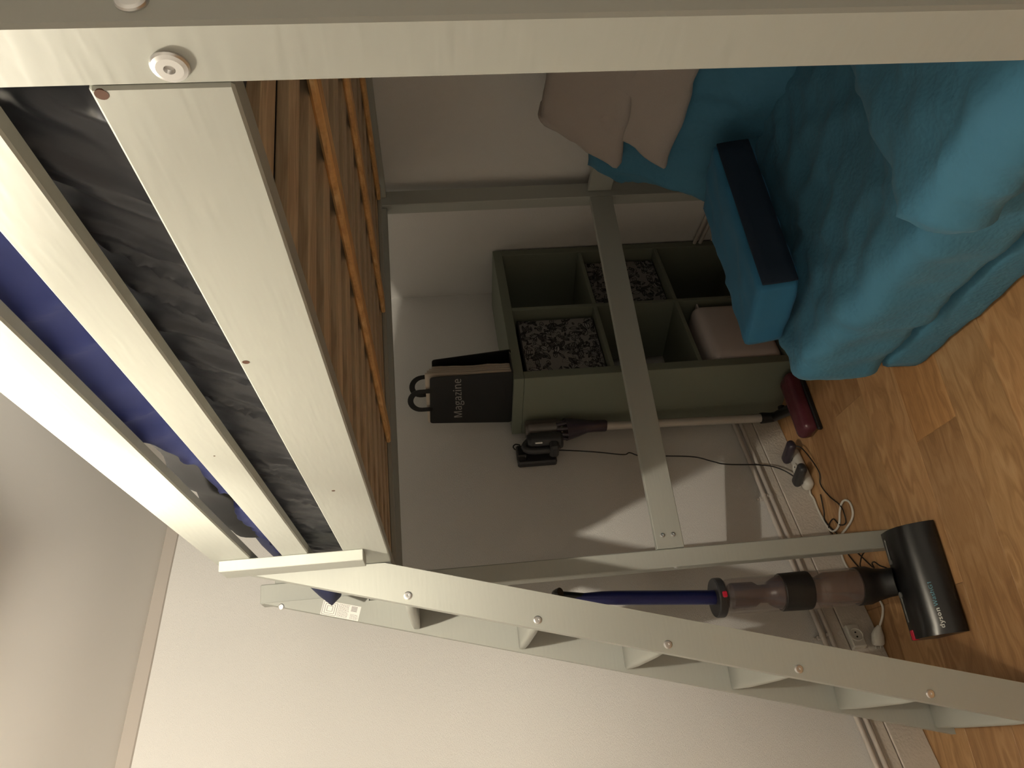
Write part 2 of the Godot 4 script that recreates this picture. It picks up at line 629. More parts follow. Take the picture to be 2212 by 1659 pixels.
# ------------------------------------------------------------------ the bed
func bolt(st: SurfaceTool, at: Vector3, out: Vector3, r := 0.009):
	lathe(st, at, out, [Vector2(r, -0.004), Vector2(r, r * 0.10), Vector2(r * 0.92, r * 0.22), Vector2(r * 0.70, r * 0.30), Vector2(r * 0.30, r * 0.31), Vector2(r * 0.26, r * 0.05), Vector2(0, r * 0.04)], 24)

func make_bed():
	var t := thing("loft_bed", "pale grey painted wooden loft bed with a slatted guard rail above the teal sofa", "bed", V(0.75, 0, 1.0))
	var P: Material = M.paint
	var st := mb()
	var posts := [[V(0, 0, 1.950), V(0.070, 1.94, 2.0)], [V(0.0197, 0, -0.055), V(0.0745, 1.905, 0.0)],
		[V(1.437, 0, -0.123), V(1.502, 1.905, -0.068)], [V(1.437, 0, 1.950), V(1.502, 1.94, 2.0)]]
	for p in posts:
		st = mb()
		span(st, p[0], p[1], 0.0025)
		obj("post", st, P, t)
	st = mb()
	span(st, V(0, 1.502, 0.002), V(0.0275, 1.596, 1.9495), 0.0022)
	obj("side_rail", st, P, t)
	st = mb()
	span(st, V(1.470, 1.502, -0.066), V(1.498, 1.596, 1.9495), 0.002)
	obj("side_rail", st, P, t)
	st = mb()
	var far_l := V(0.076, 0, -0.028)
	var far_r := V(1.436, 0, -0.094)
	var run := far_r - far_l
	var eb := Basis(run.normalized(), Vector3.UP, run.normalized().cross(Vector3.UP))
	box(st, (far_l + far_r) * 0.5 + V(0, 1.549, 0), V(run.length(), 0.094, 0.026), 0.002, eb)
	obj("end_rail", st, P, t)
	st = mb()
	span(st, V(0.071, 1.502, 1.96), V(1.436, 1.596, 1.99), 0.002)
	obj("end_rail", st, P, t)
	st = mb()
	span(st, V(0, 1.6677, 0.492), V(0.0195, 1.7243, 1.9495), 0.0022)
	obj("guard_board", st, P, t)
	st = mb()
	span(st, V(0, 1.7881, 0.492), V(0.0195, 1.8682, 1.9495), 0.0022)
	obj("guard_board", st, P, t)
	for gy in [[1.6677, 1.7243], [1.7881, 1.8682]]:          # guard at the far end, wall side and near end
		st = mb()
		box(st, (far_l + far_r) * 0.5 + V(0, (gy[0] + gy[1]) * 0.5, 0), V(run.length(), gy[1] - gy[0], 0.02), 0.002, eb)
		obj("guard_board", st, P, t)
		st = mb()
		span(st, V(1.475, gy[0], -0.066), V(1.495, gy[1], 1.9495), 0.002)
		obj("guard_board", st, P, t)
		st = mb()
		span(st, V(0.071, gy[0], 1.965), V(1.436, gy[1], 1.985), 0.002)
		obj("guard_board", st, P, t)
	st = mb()
	span(st, V(-0.024, 1.552, 0.566), V(-0.0005, 1.853, 0.633), 0.0015)
	var cl := obj("cleat", st, P, t)
	cl.set_meta("label", "upright grey cleat across the guard boards")
	# cross brace between the far posts, with its two screws, and the brace along the wall
	st = mb()
	box(st, (far_l + far_r) * 0.5 + V(0, 0.698, 0.016), V(run.length(), 0.0845, 0.022), 0.0015, eb)
	obj("cross_brace", st, P, t)
	st = mb()
	span(st, V(1.462, 0.655, -0.066), V(1.484, 0.745, 1.9495), 0.0015)
	obj("cross_brace", st, P, t)
	for y in [0.717, 0.684]:
		st = mb()
		bolt(st, V(0.117, y, -0.0005), V(0.05, 0, 1).normalized(), 0.007)
		obj("bolt", st, M.steel, t)
	st = mb()
	bolt(st, V(0.0197, 0.690, -0.012), Vector3.LEFT, 0.007)
	obj("bolt", st, M.steel, t)
	st = mb()
	bolt(st, V(0, 1.538, 1.967), Vector3.LEFT, 0.0125)
	obj("bolt", st, M.steel, t)
	st = mb()
	bolt(st, V(0.020, 1.552, 2.0), Vector3.BACK, 0.0105)
	obj("bolt", st, M.steel, t)
	for h in [[1.589, 1.944, 0.0046], [1.588, 1.542, 0.0040], [1.558, 1.051, 0.0030], [1.698, 1.255, 0.0014]]:
		st = mb()
		lathe(st, V(0, h[0], h[1]), Vector3.LEFT, [Vector2(h[2], -0.001), Vector2(h[2], 0.0003), Vector2(0, 0.0002)], 18)
		var o := obj("drill_hole", st, M.hole, t)
		o.set_meta("label", "bare brown drill hole")
	# slats across, beams along
	var z := 1.905
	while z > 0.05:
		st = mb()
		span(st, V(0.029, 1.5275, z - 0.062), V(1.469, 1.5435, z), 0.0015)
		obj("slat", st, M.slat, t)
		z -= 0.1385
	for x in [0.44, 0.885, 1.33]:
		st = mb()
		span(st, V(x, 1.5135, 0.10), V(x + 0.05, 1.5272, 1.94), 0.004)
		obj("slat_beam", st, M.beam, t)
	for zz in [0.05]:
		st = mb()
		span(st, V(0.03, 1.5142, zz - 0.02), V(1.43, 1.5272, zz + 0.014), 0.002)
		obj("ledger", st, P, t)

func make_ladder():
	var t := thing("bed_ladder", "pale grey wooden ladder leaning against the open end of the loft bed", "ladder", V(-0.3, 0, 0.25))
	var B0 := Vector2(-0.0812, 1.4675)
	var D := Vector2(-0.0812, -0.2903)
	var nn := Vector2(0.963, -0.2694)
	var lo := func(off: float, y: float) -> Vector2:      # the stringer line at that offset and height
		var p := B0 + nn * off
		return p + D * ((p.y - y) / 0.2903)
	var L := -0.0189
	var Rr := 0.0631
	var poly := PackedVector2Array([lo.call(Rr, 0.0), lo.call(Rr, 1.517), Vector2(-0.0012, 1.535), Vector2(-0.0012, 1.5985), Vector2(0.0180, 1.5985), Vector2(0.0180, 1.892), lo.call(L, 1.892), lo.call(L, 0.0)])
	for z in [0.4713, 0.0065]:
		var st := mb()
		prism(st, poly, V(0, 0, z), Vector3.RIGHT, Vector3.UP, 0.025, 0.0018)
		obj("stringer", st, M.paint, t)
	for k in 6:
		var c := B0 + D * k
		if k == 5: c = B0 + D * 4.9
		var st := mb()
		var xl: Vector2 = lo.call(L, c.y)
		soft(st, V(xl.x + 0.044, c.y, 0.2389), V(0.078, 0.026, 0.4396), 0.0115, Vector3i(10, 6, 4), func(p, _n): return p)
		obj("rung", st, M.paint, t)
		if k < 5:
			st = mb()
			bolt(st, V(c.x, c.y, 0.4838), Vector3.BACK, 0.0098)
			obj("bolt", st, M.steel, t)
	var st := mb()
	bolt(st, V(0.0045, 1.842, 0.019), Vector3.BACK, 0.0085)
	obj("bolt", st, M.steel, t)
	# printed sticker on the inner face of the far stringer
	var im := Image.create(256, 128, false, Image.FORMAT_RGB8)
	im.fill(Color(0.93, 0.92, 0.90))
	var ink := Color(0.38, 0.37, 0.37)
	for r in [Rect2i(6, 10, 92, 108), Rect2i(20, 24, 64, 80), Rect2i(34, 40, 36, 46)]:
		im.fill_rect(Rect2i(r.position, Vector2i(r.size.x, 3)), ink)
		im.fill_rect(Rect2i(r.position + Vector2i(0, r.size.y), Vector2i(r.size.x, 3)), ink)
		im.fill_rect(Rect2i(r.position, Vector2i(3, r.size.y)), ink)
		im.fill_rect(Rect2i(r.position + Vector2i(r.size.x, 0), Vector2i(3, r.size.y)), ink)
	var rng := RandomNumberGenerator.new()
	rng.seed = 2
	for row in 13:
		var x := 108
		while x < 178:
			var w := rng.randi_range(3, 12)
			im.fill_rect(Rect2i(x, 8 + row * 9, min(w, 182 - x), 3), ink)
			x += w + 3
		x = 196
		while x < 246 and row > 7:
			var w2 := rng.randi_range(3, 10)
			im.fill_rect(Rect2i(x, 8 + row * 9, min(w2, 250 - x), 3), ink)
			x += w2 + 3
	for k in 6:
		im.fill_rect(Rect2i(194, 10 + k * 8, 40, 4), ink)
	var lm := flat(Color(1, 1, 1), 0.5)
	lm.albedo_texture = ImageTexture.create_from_image(im)
	st = mb()
	var d3 := V(D.x, D.y, 0).normalized()
	var n3 := V(nn.x, nn.y, 0)
	var tl := V(0.0125, 1.724, 0.0196)     # right edge, upper end
	var a := tl - n3 * 0.040
	# its print runs down the stringer
	face_uv(st, tl, tl + d3 * 0.108, a + d3 * 0.108, a, Vector3.BACK)
	var o := obj("sticker", st, lm, t)
	o.set_meta("label", "small white printed sticker")

func wrinkle(sd: int, f: float, amp: float, stretch: Vector3) -> Callable:
	var n := FastNoiseLite.new()
	n.seed = sd
	n.frequency = f
	n.noise_type = FastNoiseLite.TYPE_SIMPLEX
	n.fractal_type = FastNoiseLite.FRACTAL_RIDGED
	n.fractal_octaves = 2
	return func(p: Vector3, d: Vector3) -> Vector3:
		return p + d * n.get_noise_3d(p.x * stretch.x, p.y * stretch.y, p.z * stretch.z) * amp

func make_bedding():
	# mattress in a creased dark satin sheet: creases lean along the side
	var n := FastNoiseLite.new()
	n.seed = 4; n.frequency = 1.0; n.fractal_octaves = 2
	n.noise_type = FastNoiseLite.TYPE_SIMPLEX
	var dm := func(p: Vector3, d: Vector3) -> Vector3:
		var q := p.z - (p.y - 1.55) * 1.3
		var near := clampf((p.z - 0.5) / 0.5, 0.0, 1.0)
		var a := n.get_noise_2d(q * 6.5, p.y * 2.0 + p.x * 1.5 + 3.0)
		var r := 1.0 - absf(a)
		var fine := n.get_noise_2d(q * 17.0 + 50.0, p.y * 4.0 + p.x * 2.0)
		var f := 1.0 - absf(fine)
		return p + d * (-0.006 + pow(r, 7.0) * lerp(0.002, 0.011, near) + pow(f, 4.0) * lerp(0.0035, 0.0020, near))
	var st := mb()
	soft(st, V(0.731, 1.640, 0.985), V(1.392, 0.19, 1.87), 0.03, Vector3i(16, 26, 260), dm)
	var o := obj("mattress", st, M.sheet)
	tag(o, "mattress in a creased dark slate satin sheet behind the guard boards of the loft bed", "mattress")
	# duvet heaped on it: high at the near end, a crumpled low edge towards the ladder
	var top := func(z: float) -> float:
		return lerp(0.022, 0.105, smoothstep(1.10, 1.36, z))
	var du := func(p: Vector3, d: Vector3) -> Vector3:
		var up := clampf((p.y - 1.738) / 0.05, 0.0, 1.0)
		var f := 1.0 - absf(n.get_noise_2d(p.z * 5.5 + p.y * 5.0 + 3.0, p.x * 4.0 + 20.0))
		var w := n.get_noise_2d(p.z * 3.4 + 7.0, 1.0)
		var low := 1.0 - smoothstep(0.95, 1.3, p.z)
		return Vector3(p.x + d.x * pow(f, 3.0) * 0.010 * (1.0 - low * 0.4), 1.738 + up * (top.call(p.z) + w * 0.022 * (0.4 + low)) + d.y * (pow(f, 4.0) * 0.016 - 0.004) * up, p.z)
	st = mb()
	soft(st, V(0.675, 1.763, 1.215), V(1.28, 0.05, 1.42), 0.024, Vector3i(36, 10, 150), du)
	o = obj("duvet", st, M.duvet)
	tag(o, "rumpled blue duvet lying on the dark mattress of the loft bed", "duvet")
	st = mb()
	soft(st, V(0.72, 1.812, 1.17), V(1.26, 0.14, 1.46), 0.045, Vector3i(20, 12, 70), func(p, d):
		return p + d * n.get_noise_2d(p.z * 3.0 + 60.0, p.x * 3.0 + p.y * 3.0) * 0.015)
	o = obj("throw_blanket", st, M.throw)
	tag(o, "black blanket heaped behind the blue duvet on the loft bed", "blanket")
	# dark blue pillow whose corner hangs out through the ladder opening
	st = mb()
	st.set_smooth_group(0)
	var ring := func(i: int) -> Array:
		var u := i / 16.0
		var c := V(lerp(-0.037, 0.42, u), lerp(1.678, 1.815, smoothstep(0.0, 0.55, u)), lerp(0.195, 0.235, u))
		var e := pow(sin(PI * clampf(u, 0.0, 1.0)), 0.62)
		var hy: float = 0.085 * e * lerp(0.9, 1.0, u)
		var hz: float = 0.175 * e
		var out := []
		for k in 20:
			var t := TAU * k / 20.0
			var cy := cos(t)
			var cz := sin(t)
			out.append(c + V(0.0, signf(cy) * pow(absf(cy), 0.9) * hy, signf(cz) * pow(absf(cz), 0.8) * hz))
		return out
	for i in 16:
		var r0: Array = ring.call(i)
		var r1: Array = ring.call(i + 1)
		var mid := V(0, 0, 0)
		for k in 20: mid += (r0[k] + r1[k]) / 40.0
		for k in 20:
			var k2 := (k + 1) % 20
			quad(st, r0[k], r0[k2], r1[k2], r1[k], (r0[k] + r0[k2] + r1[k] + r1[k2]) * 0.25 - mid)
	o = obj("pillow", st, M.navy)
	tag(o, "dark blue pillow corner hanging out of the loft bed between the ladder stringers", "pillow")

# ------------------------------------------------------------------ shelf and what is on and in it
const S0 := 0.7192
const S1 := 1.5061
const SH := 1.0824
const N0 := 0.034
const N1 := 0.338

func make_shelf():
	var t := thing("cube_shelf", "grey green cube shelf of six compartments standing in the corner behind the loft bed", "shelf", wl((S0 + S1) * 0.5, 0, 0.19))
	for s in [[S0, S0 + 0.038], [S1 - 0.038, S1]]:
		var st := mb()
		wbox(st, V(s[0], 0, N0), V(s[1], SH - 0.0385, N1), 0.0015)
		obj("side_panel", st, M.shelf, t)
	for y in [[SH - 0.038, SH], [0, 0.038]]:
		var st := mb()
		var e := 0.0 if y[0] > 0.5 else 0.0385
		wbox(st, V(S0 + e, y[0], N0), V(S1 - e, y[1], N1), 0.0015)
		obj("top_panel" if y[0] > 0.5 else "bottom_panel", st, M.shelf, t)
	var sm := (S0 + S1) * 0.5
	var st := mb()
	wbox(st, V(sm - 0.009, 0.0385, N0), V(sm + 0.009, SH - 0.0385, N1 - 0.001), 0.001)
	obj("divider", st, M.shelf, t)
	for k in 2:
		var y := 0.038 + (SH - 0.076) * (k + 1) / 3.0
		for h in 2:
			st = mb()
			var a: float = [S0 + 0.0385, sm + 0.0095][h]
			var b: float = [sm - 0.0095, S1 - 0.0385][h]
			wbox(st, V(a, y - 0.008, N0), V(b, y + 0.008, N1 - 0.001), 0.001)
			obj("board", st, M.shelf, t)

# dense black line drawing on grey: generic leaves, shells and curls
func line_art(sd: int) -> ImageTexture:
	var s := 320
	var im := Image.create(s, s, false, Image.FORMAT_RGB8)
	im.fill(Color(0.50, 0.49, 0.48))
	var rng := RandomNumberGenerator.new()
	rng.seed = sd
	var dot := func(x: float, y: float, r: float, c: Color):
		var q := int(ceil(r))
		for dx in range(-q, q + 1):
			for dy in range(-q, q + 1):
				if dx * dx + dy * dy <= r * r + 0.3:
					var px := int(x) + dx
					var py := int(y) + dy
					if px >= 0 and py >= 0 and px < s and py < s: im.set_pixel(px, py, c)
	for k in 300:
		var cx := rng.randf() * s
		var cy := rng.randf() * s
		var kind := rng.randi() % 4
		var rot := rng.randf() * TAU
		var r := rng.randf_range(8.0, 26.0)
		var e := rng.randf_range(0.3, 0.8)
		var fill: Color = [Color(0.62, 0.61, 0.60), Color(0.40, 0.39, 0.39), Color(0.52, 0.51, 0.50), Color(0.28, 0.28, 0.28)][rng.randi() % 4]
		var ink := Color(0.07, 0.07, 0.08)
		if kind < 2:                                   # a leaf with veins
			for y in range(int(cy - r), int(cy + r) + 1):
				for x in range(int(cx - r), int(cx + r) + 1):
					var d := Vector2(x - cx, y - cy).rotated(-rot)
					if absf(d.y) < r * e * 0.6 * (1.0 - pow(d.x / r, 2.0)) and x >= 0 and y >= 0 and x < s and y < s: im.set_pixel(x, y, fill)
			for i in 60:
				var u := -1.0 + 2.0 * i / 59.0
				for sg in [-1.0, 0.0, 1.0]:
					var p := Vector2(u * r, sg * r * e * 0.6 * (1.0 - u * u)).rotated(rot)
					dot.call(cx + p.x, cy + p.y, 1.0, ink)
		elif kind == 2:                                # a fan
			for ray in 7:
				var a := rot + (ray - 3) * 0.22
				for i in 30:
					var p := Vector2(i / 29.0 * r * 1.1, 0).rotated(a)
					dot.call(cx + p.x, cy + p.y, 0.8, ink if ray % 2 == 0 else Color(0.7, 0.69, 0.68))
		else:                                          # a curl
			for i in 90:
				var a := rot + i * 0.10
				var q := r * (1.0 - i / 100.0)
				dot.call(cx + cos(a) * q, cy + sin(a) * q * e, 1.1, ink)
	return ImageTexture.create_from_image(im)

func make_storage():
	var sm := (S0 + S1) * 0.5
	var specs := [[S0 + 0.055, sm - 0.03, 0.745, 1.028, 0.300, 31, "storage box with a black leaf pattern in the upper left compartment of the shelf"],
		[sm + 0.03, S1 - 0.055, 0.405, 0.690, 0.290, 32, "storage box with a black leaf pattern in the middle right compartment of the shelf"]]
	for b in specs:
		var t := thing("storage_box", b[6], "storage box", wl((b[0] + b[1]) * 0.5, b[2], 0.17), "printed storage boxes in the cube shelf")
		var body := flat(Color(0.16, 0.16, 0.16), 0.85)
		var st := mb()
		var y0: float = 0.3818 if b[2] < 0.5 else 0.7174
		wbox(st, V(b[0], y0, 0.05), V(b[1], b[3], b[4]), 0.006)
		obj("body", st, body, t)
		var m := flat(Color(1, 1, 1), 0.8)
		m.albedo_texture = line_art(b[5])
		st = mb()
		face_uv(st, wl(b[0] + 0.006, b[3] - 0.006, b[4] + 0.0006), wl(b[1] - 0.006, b[3] - 0.006, b[4] + 0.0006), wl(b[1] - 0.006, y0 + 0.006, b[4] + 0.0006), wl(b[0] + 0.006, y0 + 0.006, b[4] + 0.0006), wn)
		obj("printed_front", st, m, t)
		st = mb()
		wbox(st, V(b[0] - 0.002, b[3] - 0.010, 0.048), V(b[1] + 0.002, b[3], b[4] + 0.0005), 0.003)
		obj("rim", st, body, t)
	# glossy white bin with a rounded top in the lower left compartment
	var t := thing("storage_bin", "glossy white plastic bin in the lower left compartment of the shelf", "bin", wl((S0 + sm) * 0.5, 0.038, 0.2))
	var st := mb()
	soft(st, wl((S0 + sm) * 0.5 + 0.004, 0.1775, 0.198), V(0.325, 0.277, 0.272), 0.035, Vector3i(24, 24, 24), func(p, d):
		var s: float = (p - wl((S0 + sm) * 0.5, 0, 0)).dot(wd) / 0.17
		return p + wn * (0.012 * (1.0 - s * s)) * max(d.dot(wn), 0.0) + Vector3(0, 0.012 * (1.0 - s * s) * max(d.y, 0.0), 0), wbasis())
	obj("body", st, M.bin_plastic, t)
	st = mb()
	wbox(st, V(S0 + 0.046, 0.286, 0.075), V(sm - 0.020, 0.293, 0.330), 0.0035)
	obj("rim", st, M.bin_plastic, t)

func make_magazine_rack():
	var t := thing("magazine_rack", "black metal magazine rack shaped like a tote bag on top of the cube shelf", "magazine rack", wl(0.80, SH, 0.22))
	var y0 := SH + 0.0008
	for k in 2:
		var s: float = [0.742, 0.862][k]
		var poly := PackedVector2Array()
		var cs := [[0.082, y0], [0.355, y0], [0.352, 1.386], [0.108, 1.396]]
		if k == 1: cs = [[0.082, y0], [0.355, y0], [0.352, 1.382], [0.108, 1.386]]
		for i in 4:                                       # corners rounded
			var p := Vector2(cs[i][0], cs[i][1])
			var a := Vector2(cs[(i + 3) % 4][0], cs[(i + 3) % 4][1])
			var c := Vector2(cs[(i + 1) % 4][0], cs[(i + 1) % 4][1])
			for j in 5:
				var u := j / 4.0
				var pa := p.move_toward(a, 0.012)
				var pc := p.move_toward(c, 0.012)
				poly.append(pa.lerp(p, u).lerp(p.lerp(pc, u), u))
		var st := mb()
		var lean := Vector3.UP
		if k == 1: lean = (Vector3.UP - wd * 0.10).normalized()
		var o := W0 + wd * s
		if k == 1: o += wd * 0.10 * y0
		prism(st, poly, o, wn, lean, 0.003, 0.0006)
		# the handle: a flat band bent to a U, standing on the panel
		var outer := PackedVector2Array()
		for i in 15:
			var a := PI * i / 14.0
			outer.append(Vector2(0.226 + cos(a) * 0.058, 1.425 + sin(a) * 0.048))
		var band := PackedVector2Array([Vector2(0.284, 1.382)])
		band.append_array(outer)
		band.append(Vector2(0.168, 1.382))
		band.append(Vector2(0.188, 1.382))
		for i in 15:
			var a := PI * (14 - i) / 14.0
			band.append(Vector2(0.226 + cos(a) * 0.038, 1.420 + sin(a) * 0.032))
		band.append(Vector2(0.264, 1.382))
		var sh := V(0, 0, 0)
		prism(st, band, o + wn * (0.008 if k == 0 else -0.004) + sh, wn, lean, 0.003, 0.0004)
		obj("panel", st, M.black, t)
	var st := mb()
	wbox(st, V(0.7435, y0, 0.084), V(0.862, y0 + 0.004, 0.353), 0.0008)
	obj("base", st, M.black, t)
	lettering("lettering", "Magazine", 0.030, M.grey_print, t, wl(0.7400, 1.288, 0.128), Basis(wn, Vector3.UP, -wd), 0.205)
	# the papers in it
	var n := FastNoiseLite.new()
	n.seed = 9; n.frequency = 12.0
	for k in 4:
		var s: float = 0.757 + 0.016 * k
		var o := thing("magazine", ["magazine sheaf nearest the lettered side of the black rack", "second magazine from the lettered side of the black rack", "third magazine from the lettered side of the black rack", "magazine farthest from the lettered side of the black rack"][k], "magazine", wl(s, y0 + 0.004, 0.22), "magazines in the black rack")
		st = mb()
		var top: float = [1.404, 1.396, 1.388, 1.378][k]
		soft(st, wl(s, (y0 + 0.0045 + top) * 0.5, 0.222), V(0.011, top - y0 - 0.0045, 0.258 - 0.01 * k), 0.003, Vector3i(2, 24, 24), func(p, _d):
			var dy: float = p.y - y0
			return p + wd * (n.get_noise_2d(dy * 0.5, (p - W0).dot(wn)) * 0.010 * clampf(dy / 0.05, 0.0, 1.0) + dy * 0.01), wbasis())
		obj("pages", st, M.paper, o)

func make_stick_vacuum():
	var t := thing("stick_vacuum", "dark cordless stick vacuum with a silver wand hanging beside the cube shelf", "vacuum cleaner", wl(0.66, 0.0, 0.12))
	var c := func(s: float, y: float, n: float) -> Vector3: return wl(s, y, n)
	var st := mb()
	tube(st, [c.call(0.672, 0.745, 0.10), c.call(0.652, 0.105, 0.102)], 0.0165, 20)
	obj("wand", st, M.wand, t)
	st = mb()                                             # neck over the wand
	tube(st, [c.call(0.672, 0.722, 0.10), c.call(0.673, 0.728, 0.10), c.call(0.6745, 0.775, 0.10), c.call(0.676, 0.800, 0.10), c.call(0.672, 0.845, 0.10), c.call(0.668, 0.885, 0.10)], [0.019, 0.0225, 0.0225, 0.025, 0.036, 0.044], 20)
	obj("neck", st, M.purple_grey, t)
	st = mb()                                             # ring of small cyclones
	for k in 9:
		var a := TAU * k / 9.0
		var o: Vector3 = wd * cos(a) + wn * sin(a)
		var p: Vector3 = c.call(0.664, 0.898, 0.10)
		tube(st, [p + o * 0.026 + V(0, 0.022, 0), p + o * 0.036 - V(0, 0.020, 0)], [0.010, 0.005], 8)
	obj("cyclones", st, M.purple_grey, t)
	st = mb()
	lathe(st, c.call(0.680, 0.905, 0.10), Vector3.UP, [Vector2(0, 0), Vector2(0.034, 0.0), Vector2(0.036, 0.012), Vector2(0.036, 0.126), Vector2(0.030, 0.134), Vector2(0, 0.134)], 28)
	obj("dust_bin", st, M.smoke_bin, t)
	st = mb()
	lathe(st, c.call(0.680, 0.908, 0.10), Vector3.UP, [Vector2(0, 0), Vector2(0.020, 0), Vector2(0.020, 0.115), Vector2(0, 0.115)], 18)
	obj("shroud", st, M.wand, t)
	st = mb()                                             # motor housing
	lathe(st, c.call(0.618, 0.905, 0.10), Vector3.UP, [Vector2(0, 0), Vector2(0.028, 0.0), Vector2(0.034, 0.010), Vector2(0.034, 0.120), Vector2(0.026, 0.134), Vector2(0, 0.136)], 24)
	obj("motor_body", st, M.dark_grey, t)
	st = mb()                                             # grip, trigger side towards the viewer
	tube(st, curve([c.call(0.625, 1.03, 0.10), c.call(0.596, 1.052, 0.10), c.call(0.577, 1.035, 0.10), c.call(0.573, 0.985, 0.10), c.call(0.578, 0.945, 0.10), c.call(0.610, 0.930, 0.10)]), 0.013, 12)
	obj("grip", st, M.dark_grey, t)
	st = mb()
	wbox(st, V(0.556, 0.925, 0.070), V(0.598, 0.960, 0.130), 0.008)
	obj("battery", st, M.dark_grey, t)
	st = mb()
	wbox(st, V(0.581, 0.985, 0.128), V(0.590, 1.015, 0.1345), 0.002)
	var tr := obj("trigger", st, M.steel, t)
	tr.set_meta("label", "small pale trigger")
	st = mb()
	tube(st, [c.call(0.652, 0.115, 0.102), c.call(0.652, 0.105, 0.102), c.call(0.651, 0.070, 0.103), c.call(0.646, 0.055, 0.115)], [0.021, 0.022, 0.019, 0.018], 16)
	obj("wand_collar", st, M.black, t)
	st = mb()
	tube(st, [c.call(0.648, 0.062, 0.108), c.call(0.620, 0.044, 0.165), c.call(0.592, 0.036, 0.215)], [0.018, 0.020, 0.022], 14)
	tube(st, [c.call(0.625, 0.046, 0.150), c.call(0.655, 0.046, 0.160)], 0.013, 12)
	obj("swivel", st, M.black_gloss, t)
	st = mb()
	var hb := Basis(wbasis() * Basis(Vector3.UP, -0.20))
	soft(st, c.call(0.575, 0.033, 0.252), V(0.255, 0.062, 0.092), 0.026, Vector3i(20, 10, 10), func(p, _d): return p, hb)
	obj("floor_head", st, M.maroon, t)
	st = mb()
	box(st, c.call(0.562, 0.010, 0.268) + hb.z * 0.028, V(0.250, 0.018, 0.014), 0.004, hb)
	obj("bumper", st, M.black, t)
	# the dock on the wall and its lead
	var d := thing("vacuum_dock", "black wall dock holding the top of the stick vacuum", "charging dock", wl(0.60, 1.0, 0.03))
	st = mb()
	wbox(st, V(0.575, 0.925, 0.0005), V(0.650, 1.075, 0.030), 0.006)
	obj("plate", st, M.dark_grey, d)
	st = mb()
	wbox(st, V(0.585, 1.040, 0.029), V(0.640, 1.078, 0.062), 0.005)
	obj("hook", st, M.black, d)
	st = mb()
	var pts := [V(0.631, 1.058, -0.528), V(0.637, 1.076, -0.530), V(0.624, 1.086, -0.526), V(0.608, 1.070, -0.520), V(0.602, 1.02, -0.517), V(0.596, 0.926, -0.514), V(0.575, 0.786, -0.506), V(0.552, 0.674, -0.498), V(0.558, 0.645, -0.500), V(0.539, 0.605, -0.493), V(0.530, 0.507, -0.490), V(0.516, 0.402, -0.485), V(0.489, 0.338, -0.475), V(0.472, 0.289, -0.469), V(0.458, 0.166, -0.464), V(0.438, 0.101, -0.456), V(0.397, 0.056, -0.441), V(0.366, 0.058, -0.425)]
	tube(st, curve(pts, 0.01), 0.0024, 8)
	obj("lead", st, M.cable_black, d)

